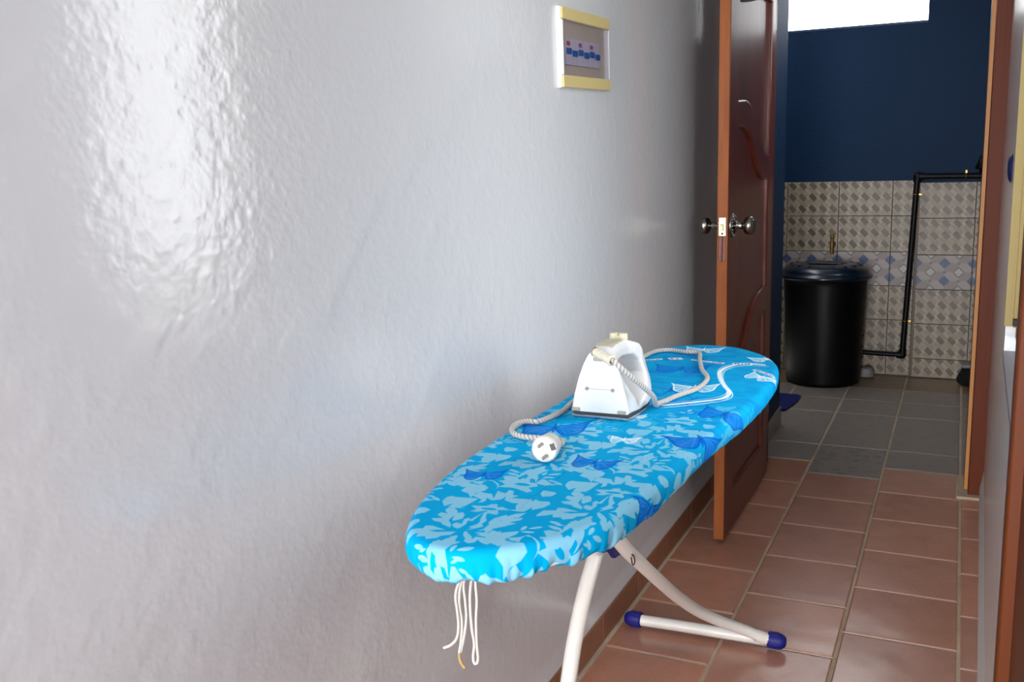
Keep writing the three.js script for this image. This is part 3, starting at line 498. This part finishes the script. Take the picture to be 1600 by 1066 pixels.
function sdPoly(p, x, y) { let d = 1e9, inside = false; for (let i = 0, j = p.length - 1; i < p.length; j = i++) { const [xi, yi] = p[i], [xj, yj] = p[j], ex = xj - xi, ey = yj - yi, wx = x - xi, wy = y - yi, t = Math.max(0, Math.min(1, (wx * ex + wy * ey) / (ex * ex + ey * ey))), bx = wx - ex * t, by = wy - ey * t; d = Math.min(d, bx * bx + by * by); if ((yi > y) !== (yj > y) && x < ex * (y - yi) / ey + xi) inside = !inside; } return (inside ? -1 : 1) * Math.sqrt(d); }
const smin = (a, b, k) => { const h = Math.max(k - Math.abs(a - b), 0) / k; return Math.min(a, b) - h * h * k / 4; };
const iron = thing('steam_iron', 'white clothes iron with beige handle trim resting on the blue ironing board', 'iron', [-0.040, TOP + 0.0015, -1.53]);
{
  const heel = lerpTable([[0.0, 0.0530], [0.012, 0.0530], [0.042, 0.0472], [0.070, 0.0395], [0.094, 0.0305], [0.110, 0.0225], [0.122, 0.013], [0.130, 0.004]]);
  const plan = lerpTable([[-0.226, 0.000], [-0.215, 0.012], [-0.195, 0.027], [-0.165, 0.043], [-0.13, 0.0545], [-0.09, 0.0605], [-0.05, 0.0595], [0, 0.0535]]);
  const hand = lerpTable([[-0.226, 0.0], [-0.2, 0.014], [-0.165, 0.030], [-0.14, 0.034], [-0.115, 0.030], [-0.09, 0.0235], [-0.03, 0.0225], [0, 0.0225]]);
  const ss = THREE.MathUtils.smoothstep;
  const hw = (y, z) => { const b = plan(z) + (hand(z) - plan(z)) * ss(y, 0.028, 0.088); const top = 1 - 0.35 * ss(y, 0.112, 0.132); return heel(y) + (b * top - heel(y)) * ss(-z, 0.004, 0.042); };
  const outer = [[0, 0.010], [0, 0.112], [-0.006, 0.122], [-0.03, 0.127], [-0.07, 0.1275], [-0.10, 0.124], [-0.132, 0.113], [-0.155, 0.093], [-0.178, 0.066], [-0.205, 0.040], [-0.2265, 0.020], [-0.2265, 0.010]];
  const hole = [[-0.026, 0.085], [-0.030, 0.045], [-0.040, 0.020], [-0.052, 0.019], [-0.115, 0.048], [-0.136, 0.060], [-0.130, 0.082], [-0.110, 0.096], [-0.06, 0.101], [-0.036, 0.098]];
  const f = (x, y, z) => smin(smin(-sdPoly(outer, z, y), sdPoly(hole, z, y), 0.003), (hw(y, z) - Math.abs(x)) * 0.85, 0.005);
  const plastic = phys({ color: 0xe6e6e6, roughness: 0.32, clearcoat: 0.4, clearcoatRoughness: 0.15 }), beige = phys({ color: 0xb9b39c, roughness: 0.45 }), rubber = std({ color: 0xa39e92, roughness: 0.7 });
  mesh('body', sdfGeo(f, [0, 0.069, -0.113], 0.125, 96), plastic, iron);
  const so = new THREE.Shape(), sp = []; for (let i = 0; i <= 24; i++) { const z = -0.222 * (1 - i / 24) - 0.002 * (i / 24); sp.push([plan(z * 1.012) * 0.965, -z]); }
  [...sp, ...sp.slice().reverse().map(([x, y]) => [-x, y])].forEach(([x, y], i) => i ? so.lineTo(x, y) : so.moveTo(x, y));
  const sg = extrude(so, 0.0045, 0.001); sg.rotateX(-Math.PI / 2).translate(0, 0.001, 0); mesh('soleplate', sg, std({ color: 0xc9ccd2, metalness: 0.9, roughness: 0.25 }), iron);
  const gg = extrude(so, 0.006, 0); gg.scale(0.97, 0.985, 1).rotateX(-Math.PI / 2).translate(0, 0.005, -0.002); mesh('gap_shade', gg, std({ color: 0x3a3532, roughness: 0.6 }), iron);  // dark slab, shade of the gap above the soleplate put into its colour
  const pill = (w, h, x, y, z = 0.0008) => new RoundedBoxGeometry(w, h, 0.004, 3, Math.min(0.0019, h / 2 - 0.0001)).translate(x, y, z);
  for (const x of [-0.0435, 0.0405]) mesh('heel_pad', pill(0.0155, 0.0065, x, 0.0145), rubber, iron);
  mesh('heel_pad', pill(0.019, 0.0065, -0.001, 0.1055), rubber, iron);
  for (const x of [-0.0225, 0.0245]) { const s = mesh('screw', new THREE.CylinderGeometry(0.0036, 0.0036, 0.0016, 18).rotateX(Math.PI / 2).translate(x, 0.0525, 0.0004), nickelDull, iron); mesh('screw_slot', box(x - 0.0022, 0.0519, 0.0011, x + 0.0022, 0.0531, 0.0014), std({ color: 0x55524c, roughness: 0.7 }), s); }
  mesh('joint_line', box(-0.019, 0.0522, -0.0004, 0.021, 0.0530, 0.0003), std({ color: 0x9a9b9e, roughness: 0.7 }), iron);
  const fg = (x, y, z) => smin(f(x, y, z) + 0.0009, -Math.max(Math.hypot(Math.max(Math.abs(x) - 0.008, 0), Math.max(Math.abs(z + 0.054) - 0.026, 0)) - 0.0085, 0.110 - y), 0.001);
  mesh('handle_grip', sdfGeo(fg, [0, 0.12, -0.054], 0.045, 64), beige, iron);
  const kn = merge(...[-1, 1].map(s => new THREE.CylinderGeometry(0.0078, 0.0085, 0.011, 22).translate(s * 0.0085, 0.1285, -0.107)), box(-0.004, 0.122, -0.112, 0.004, 0.130, -0.102));
  mesh('steam_button', kn, phys({ color: 0xd8d2b4, roughness: 0.4 }), iron);
  // cord guard, ringed, leaving the top of the heel
  const A = V(-0.004, 0.1185, 0.004), B = V(0.0310, 0.1115, 0.028), rings = [];
  for (let i = 0; i < 7; i++) rings.push([0.0058, i * 0.006], [0.0082, i * 0.006 + 0.0012], [0.0080, i * 0.006 + 0.0038], [0.0058, i * 0.006 + 0.005]);
  rings.push([0.0075, 0.042], [0.0098, 0.0445], [0.0094, 0.0475], [0.0055, 0.0478]);
  const gu = lathe([[0, -0.004], [0.0085, -0.003], ...rings], 24); gu.applyQuaternion(new THREE.Quaternion().setFromUnitVectors(V(0, 1, 0), B.clone().sub(A).normalize())); gu.translate(A.x, A.y, A.z);
  mesh('cord_guard', gu, phys({ color: 0xd2cbb4, roughness: 0.45 }), iron);
  // fabric cord: down the right side, in a loop over the board, behind the iron and out to the plug
  const W = (x, y, z) => [x + 0.040, y - TOP, z + 1.53], r = 0.0046, yb = TOP + r + 0.0008;
  const right = [[0.037, -1.674], [0.049, -1.726], [0.065, -1.776], [0.069, -1.825], [0.063, -1.890], [0.033, -1.967], [0.004, -2.065], [-0.021, -2.147], [-0.044, -2.146], [-0.087, -2.160], [-0.113, -2.145], [-0.124, -2.075], [-0.124, -1.95], [-0.128, -1.80], [-0.128, -1.70], [-0.120, -1.60], [-0.113, -1.54], [-0.119, -1.487], [-0.128, -1.457], [-0.144, -1.455], [-0.154, -1.436], [-0.148, -1.402], [-0.131, -1.374], [-0.108, -1.364], [-0.08, -1.366], [-0.060, -1.370], [-0.044, -1.364], [-0.0375, -1.346]];
  const cp = [W(-0.020, 0.9055, -1.513), W(-0.008, 0.9025, -1.504), W(0.004, 0.894, -1.500), W(0.020, 0.876, -1.512), W(0.033, 0.852, -1.540), W(0.0405, 0.826, -1.580), W(0.034, yb + 0.003, -1.625), W(0.031, yb, -1.652), ...right.map(([x, z]) => W(x, yb, z)), W(-0.0366, yb + 0.012, -1.315)];
  const cordPrint = canvasTex(64, 64, (c, w, h) => { c.fillStyle = '#cfc8c2'; c.fillRect(0, 0, w, h); c.strokeStyle = '#9c948c'; c.lineWidth = 8; for (let i = -2; i < 3; i++) { c.beginPath(); c.moveTo(0, i * 32); c.lineTo(64, i * 32 + 64); c.stroke(); } });
  cordPrint.repeat.set(130, 1);
  mesh('cord', tube(cp, r, 520, 12), std({ map: cordPrint, roughness: 0.9, bumpMap: cordPrint, bumpScale: 0.0012 }), iron);
  // plug with two pins, lying on the cover
  const pg = lathe([[0, 0], [0.0165, 0], [0.0195, 0.0025], [0.0202, 0.008], [0.0192, 0.015], [0.0178, 0.020], [0.0178, 0.030], [0.0165, 0.040], [0.0125, 0.047], [0.0068, 0.052], [0.006, 0.058], [0, 0.058]], 36);
  const plug = mesh('plug', pg, phys({ color: 0xe2dcd4, roughness: 0.5, bumpMap: fineBump, bumpScale: 0.001 }), iron);
  const face = V(-0.0285, TOP + 0.0222, -1.256), back = V(-0.0365, TOP + 0.0190, -1.312);   // axis of the plug
  const q = new THREE.Quaternion().setFromUnitVectors(V(0, 1, 0), back.clone().sub(face).normalize()); const roll = new THREE.Quaternion().setFromAxisAngle(V(0, 1, 0), 1.35);
  plug.quaternion.copy(q.multiply(roll)); plug.position.set(...W(face.x, face.y, face.z));
  for (const s of [1, -1]) mesh('pin', merge(new THREE.CylinderGeometry(0.0024, 0.0024, 0.017, 16).translate(s * 0.0092, -0.0085, 0), new THREE.SphereGeometry(0.0024, 12, 8).translate(s * 0.0092, -0.017, 0)), nickelDull, plug);
  mesh('earth_clip', merge(box(-0.005, -0.0006, 0.0105, 0.005, 0.004, 0.0175), box(-0.0035, -0.0012, 0.0125, 0.0035, 0, 0.0155)), std({ color: 0x3c3a3c, metalness: 0.7, roughness: 0.4 }), plug);
}

// ------------------------------------------------------------------ breaker box on the left wall
{
  const b = thing('breaker_box', 'cream and white breaker box with a clear cover on the white wall', 'breaker box', [-0.2855, 1.482, -2.122]);
  b.rotation.set(0, Math.PI / 2, 0.036, 'YXZ');
  const cream = phys({ color: 0xd3c084, roughness: 0.45 }), wh = phys({ color: 0xeeeeea, roughness: 0.4 });
  const frame = extrude((() => { const s = poly([[-0.155, -0.0835], [0.155, -0.0835], [0.155, 0.0835], [-0.155, 0.0835]]), h = new THREE.Path(); h.moveTo(-0.143, -0.058); h.lineTo(0.143, -0.058); h.lineTo(0.143, 0.058); h.lineTo(-0.143, 0.058); s.holes.push(h); return s; })(), 0.010, 0.0015);
  mesh('housing', frame, wh, b); mesh('back_plate', box(-0.145, -0.06, 0.0008, 0.145, 0.06, 0.002), std({ color: 0xd9cfb4, roughness: 0.6 }), b);
  for (const y of [0.0705, -0.0705]) mesh('strip', new RoundedBoxGeometry(0.304, 0.0255, 0.006, 3, 0.0025).translate(0, y, 0.0105), cream, b);
  mesh('edge_rail', box(-0.151, -0.056, 0.007, -0.146, 0.056, 0.0122), wh, b); mesh('edge_rail', box(0.146, -0.056, 0.007, 0.151, 0.056, 0.0122), wh, b);
  mesh('cover', new THREE.PlaneGeometry(0.292, 0.114).translate(0, 0, 0.0118), phys({ color: 0xdcd8e2, roughness: 0.08, transmission: 1, thickness: 0, ior: 1.49 }), b);
  const bg = new RoundedBoxGeometry(0.0345, 0.056, 0.005, 2, 0.0012), lv = new RoundedBoxGeometry(0.027, 0.013, 0.004, 2, 0.0014);
  for (let i = 0; i < 6; i++) {
    const k = mesh('breaker', bg, std({ color: 0xdad8e0, roughness: 0.5 }), b); k.position.set(-0.105 + i * 0.0365, -0.006, 0.0048);
    const l = mesh('switch_lever', lv, std({ color: 0x1c68b4, roughness: 0.4 }), k); l.position.set(0, i % 2 ? -0.003 : 0.0005, 0.0037);
    if (i % 2 === 0) mesh('marking', box(-0.011, 0.012, 0.0020, 0.008, 0.021, 0.0030), std({ color: i ? 0xb06a80 : 0xd2404a, roughness: 0.6 }), k);
  }
}

{
  const g = lathe([[0, 0], [0.034, 0], [0.034, 0.002], [0.028, 0.006], [0.016, 0.009], [0, 0.010]], 28).rotateX(Math.PI / 2);
  const h = mesh('wall_hook', g, std({ color: 0x10164e, roughness: 0.5 }), scene);
  h.position.set(0.575 + 0.0165 * 2.62 - 0.0003, 1.196, -2.62); h.rotation.y = -Math.PI / 2 - Math.atan(0.0165);
  h.userData = { label: 'small dark blue round hook plate on the white wall between window and brown door frame', category: 'hook' };
}

// ------------------------------------------------------------------ laundry things
{
  const t = thing('water_barrel', 'tall black plastic barrel with a dark blue domed lid in the laundry corner', 'barrel', [-0.155, 0.0005, -5.585]);
  const bl = phys({ color: 0x030304, roughness: 0.45, specularIntensity: 0.45 }), lid = phys({ color: 0x051527, roughness: 0.3, clearcoat: 0.3, clearcoatRoughness: 0.2 });
  mesh('body', lathe([[0, 0], [0.188, 0], [0.196, 0.006], [0.199, 0.02], [0.206, 0.2], [0.214, 0.4], [0.222, 0.56], [0.224, 0.585], [0.232, 0.592], [0.232, 0.606], [0.224, 0.61], [0.22, 0.61]], 72), bl, t);
  const l = mesh('lid', lathe([[0.236, 0.588], [0.246, 0.592], [0.250, 0.600], [0.248, 0.610], [0.236, 0.616], [0.232, 0.628], [0.224, 0.642], [0.205, 0.656], [0.175, 0.664], [0.13, 0.668], [0.115, 0.667], [0.11, 0.661], [0, 0.661]], 72), lid, t);
  for (let i = 0; i < 18; i++) mesh('lid_rib', new THREE.BoxGeometry(0.003, 0.006, 0.06).translate(0, 0.6635, 0.17).rotateY(i / 18 * 6.2832), lid, l);
  mesh('handle', merge(new RoundedBoxGeometry(0.17, 0.014, 0.036, 3, 0.006).translate(0, 0.668, 0), new RoundedBoxGeometry(0.03, 0.016, 0.05, 3, 0.006).translate(0.075, 0.667, 0), new RoundedBoxGeometry(0.03, 0.016, 0.05, 3, 0.006).translate(-0.075, 0.667, 0)), lid, l);
}
{
  const t = thing('water_pipe', 'black plastic water pipe with elbows running down the tiled laundry wall', 'pipe', [0, 0, 0]);
  const bp = phys({ color: 0x050506, roughness: 0.5, specularIntensity: 0.5 }), brass = std({ color: 0xa8843c, metalness: 0.9, roughness: 0.35 }), R = 0.0155, z = -5.805;
  const seg = (a, b, r = R) => tube([a, b], r, 2, 20), el = (p) => new THREE.SphereGeometry(0.0215, 20, 14).translate(...p);
  mesh('pipe_run', seg([0.292, 1.133, z], [0.80, 1.128, z]), bp, t);
  mesh('pipe_run', seg([0.288, 1.133, z], [0.252, 0.129, z]), bp, t);
  mesh('pipe_run', seg([0.252, 0.129, z], [0.035, 0.133, z], 0.0135), bp, t);
  for (const [p, a, b] of [[[0.289, 1.133, z], [0.32, 1.1327, z], [0.2875, 1.10, z]], [[0.252, 0.129, z], [0.222, 0.1295, z], [0.2535, 0.16, z]]]) mesh('elbow', merge(el(p), seg(p, a, 0.0205), seg(p, b, 0.0205)), bp, t);
  for (const [x, y, v] of [[0.531, 1.131, 0], [0.2835, 1.035, 1], [0.2590, 0.326, 1]]) { const g = new THREE.TorusGeometry(0.0165, 0.0022, 8, 20); v ? g.rotateX(Math.PI / 2) : g.rotateY(Math.PI / 2); mesh('clip', merge(g.translate(x, y, z), v ? box(x + 0.012, y - 0.004, z - 0.002, x + 0.03, y + 0.004, z - 0.02) : box(x - 0.004, y + 0.012, z - 0.002, x + 0.004, y + 0.03, z - 0.012), new THREE.SphereGeometry(0.004, 8, 6).translate(x, y, z + 0.0165)), brass, t); }
  mesh('fitting', merge(seg([0.012, 0.1335, z], [0.04, 0.133, z], 0.0165)), brass, t);
  const vg = lathe([[0, 0], [0.022, 0], [0.022, 0.03], [0.045, 0.033], [0.03, 0.075], [0.022, 0.10], [0, 0.103]], 20); mesh('valve', vg, bp, t).position.set(0.615, 1.135, z + 0.012);
}
{
  const t = thing('wall_tap', 'small brass spout on the tiled wall above the black barrel', 'tap', [-0.150, 0.70, -5.85]);
  const brass = std({ color: 0x8a6a34, metalness: 0.8, roughness: 0.45 }), dull = std({ color: 0x6a5c4c, metalness: 0.4, roughness: 0.6 });
  mesh('wall_flange', lathe([[0, 0], [0.016, 0], [0.016, 0.006], [0.009, 0.009], [0.009, 0.04], [0, 0.04]], 18).rotateX(Math.PI / 2).translate(0, 0.055, 0), dull, t);
  mesh('spout', lathe([[0, -0.002], [0.010, 0], [0.0115, 0.004], [0.009, 0.03], [0.0125, 0.034], [0.0125, 0.06], [0.0085, 0.066], [0.0085, 0.088], [0.012, 0.092], [0.012, 0.105], [0, 0.108]], 18).translate(0, 0, 0.042), brass, t);
  mesh('handle', merge(new RoundedBoxGeometry(0.034, 0.006, 0.009, 2, 0.0025).translate(0, 0.111, 0.042)), brass, t);
}
{
  const s = new THREE.Shape(); [[-0.62, 5.17], [-0.225, 5.158], [-0.208, 5.14], [-0.206, 5.03], [-0.232, 4.83], [-0.25, 4.81], [-0.60, 4.82]].forEach(([x, y], i) => i ? s.lineTo(x, y) : s.moveTo(x, y));
  const g = extrude(s, 0.012, 0.004, 2); g.rotateX(-Math.PI / 2);
  const m = mesh('floor_cloth', g, std({ color: 0x07125e, roughness: 0.95, bumpMap: fineBump, bumpScale: 0.004 }), scene); m.position.y = 0.0008; m.userData = { label: 'dark blue cloth mat on the grey laundry floor', category: 'mat' };
}
{
  const t = thing('plastic_cup', 'small grey plastic dish on the floor between the barrel and the tiled wall', 'dish', [0.062, 0.0005, -5.775]);
  mesh('dish', lathe([[0, 0], [0.052, 0], [0.054, 0.008], [0.047, 0.012], [0.043, 0.03], [0.040, 0.046], [0.034, 0.052], [0, 0.052]], 28), std({ color: 0x8f8a88, roughness: 0.5 }), t);
}
{
  const t = thing('floor_brush', 'black brush head with a grey top on the laundry floor beside the door frame', 'brush', [0.615, 0.0005, -5.72]);
  mesh('bristles', lathe([[0, 0], [0.055, 0], [0.075, 0.012], [0.078, 0.03], [0.068, 0.055], [0.056, 0.078], [0.052, 0.098], [0, 0.098]], 28), std({ color: 0x060607, roughness: 0.95, bumpMap: fineBump, bumpScale: 0.01 }), t);
  mesh('cap', new RoundedBoxGeometry(0.105, 0.02, 0.09, 3, 0.006).translate(0, 0.106, 0), std({ color: 0x7d7f86, roughness: 0.5 }), t);
  mesh('stick', tube([[0.02, 0.11, 0], [0.13, 1.1, -0.06]], 0.011, 4, 12), std({ color: 0x6a6c70, roughness: 0.5 }), t);
}
renderer.render(scene, camera);
